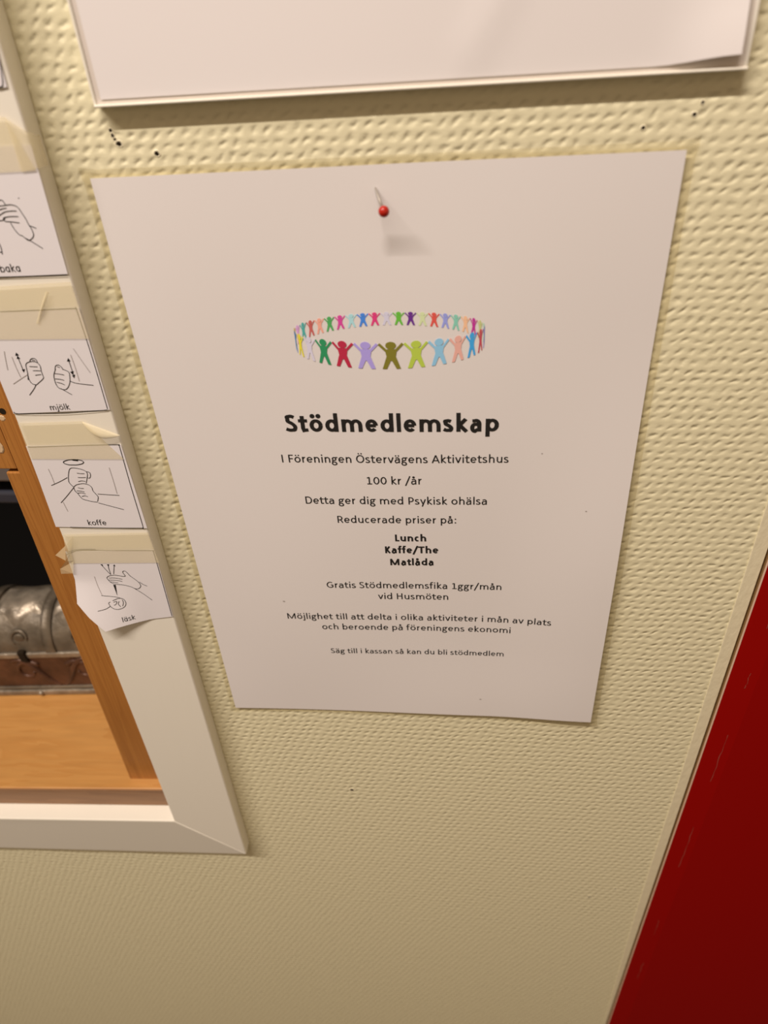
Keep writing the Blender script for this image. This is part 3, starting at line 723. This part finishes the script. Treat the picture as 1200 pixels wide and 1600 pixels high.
# swirl relief on the front
for (cx, s) in ((-.045, -1), (.010, 1), (.055, -1)):
    bm = bmesh.new()
    pts = [Vector((cx+s*(.003+.010*(1-t))*math.cos(5.6*t+.6), .0020, .0250+(.002+.011*(1-t))*math.sin(5.6*t+.6))) for t in (i/26 for i in range(27))]
    tube_bm(bm, pts, [.0021-.0011*i/26 for i in range(27)], 8)
    pts = [Vector((cx-s*.012+s*.034*t, .0020, .036-.020*t+.008*math.sin(t*5))) for t in (i/14 for i in range(15))]
    tube_bm(bm, pts, [.0006+.0018*math.sin(math.pi*i/14) for i in range(15)], 8)
    tag(from_bm('swirl_relief', bm, M['copper'], chest, True), 'raised swirl on the brown front')
def barrel(name, x0, x1, r, mat, a0=0, a1=180, n=28, bump=None, nx=2):
    vs, fs = [], []
    for j in range(nx+1):
        x = x0+(x1-x0)*j/nx
        for i in range(n+1):
            t = R(a0+(a1-a0)*i/n); rr = r+(bump(x, t) if bump else 0)
            vs.append((x, .002+RL-rr*math.cos(t), HB+rr*math.sin(t)))
    m = n+1
    for j in range(nx):
        for i in range(n): a = j*m+i; fs.append([a, a+1, a+m+1, a+m])
    fs.append(list(range(m))); fs.append(list(range(nx*m+m-1, nx*m-1, -1)))
    o = raw(name, vs, fs, mat, chest, False)
    for p in o.data.polygons[:-2]: p.use_smooth = True
    return o
barrel('lid', -W2, W2, RL, M['pewter'], bump=lambda x, t: .0005*math.sin(x*210)*math.sin(t*5), nx=60)
for x in (-.060, -.012, .038, .086): barrel('strap', x-.0042, x+.0042, RL+.0016, M['pewter'], 0, 180)
for x in (-.0115+.0005, .0385+.0005): pass
for cx in (-.036, .013, .062):
    # leaf shaped relief near the top of the lid, scalloped towards the front
    vs, fs = [], []; nu, nv = 14, 10
    for i in range(nu+1):
        for j in range(nv+1):
            u = -1+2*i/nu; v = j/nv
            low = 46+10*abs(u)**1.5-7*math.cos(u*5.2)
            t = R(low+(112-low)*v); x = cx+u*.0195
            rr = RL+.0012+.0016*math.sin(math.pi*min(1, v*1.3))*(1-u*u)+.0006*math.sin(7*u+9*v)
            if i in (0, nu) or j in (0, nv): rr = RL-.0004
            vs.append((x, .002+RL-rr*math.cos(t), HB+rr*math.sin(t)))
    for i in range(nu):
        for j in range(nv): a = i*(nv+1)+j; fs.append([a, a+1, a+nv+2, a+nv+1])
    tag(raw('leaf_relief', vs, fs, M['silver'], chest, True), 'bright embossed leaf on the lid')
for cx in (-.037, .0145, .064):
    bm = bmesh.new(); t = R(24); c0 = Vector((cx, .002+RL-RL*math.cos(t), HB+RL*math.sin(t)))
    up = Vector((0, math.sin(t), math.cos(t))); sd = Vector((1, 0, 0)); ou = Vector((0, -math.cos(t), math.sin(t)))
    sphere_bm(bm, c0, .0040, 18, 12, (1.1, .35, 1))
    q = [c0+sd*(.0062*math.cos(v))+up*(.0062*math.sin(v))+ou*.0003 for v in (R(-20+250*i/18) for i in range(19))]
    tube_bm(bm, q, [.0005+.0013*math.sin(math.pi*i/18) for i in range(19)], 8)
    from_bm('boss', bm, M['pewter'], chest, True)
bm = bmesh.new(); box_bm(bm, .0105, .0165, -.0016, .004, .0395, .0500)
bev(from_bm('latch', bm, M['hole'], chest), .001)
for x in (-.07, .012, .069):
    bm = bmesh.new(); sphere_bm(bm, (x, -.0012, .0030), .0021, 12, 8); from_bm('rivet', bm, M['silver'], chest, True)

# ================================================================ dark things deep in the hatch
rl = tag(empty('shelf_rail', (-.30, .13, -.07)), 'dark grey metal rail in the shade inside the hatch', 'rail')
for nm, a in (('bar', (-.644, .1455, 0, .03, -.004, .012, M['rail'])), ('lower_bar', (-.644, .1455, .004, .03, -.026, -.016, M['rail2']))):
    box(nm, *a[:6], a[6], rl, .002)
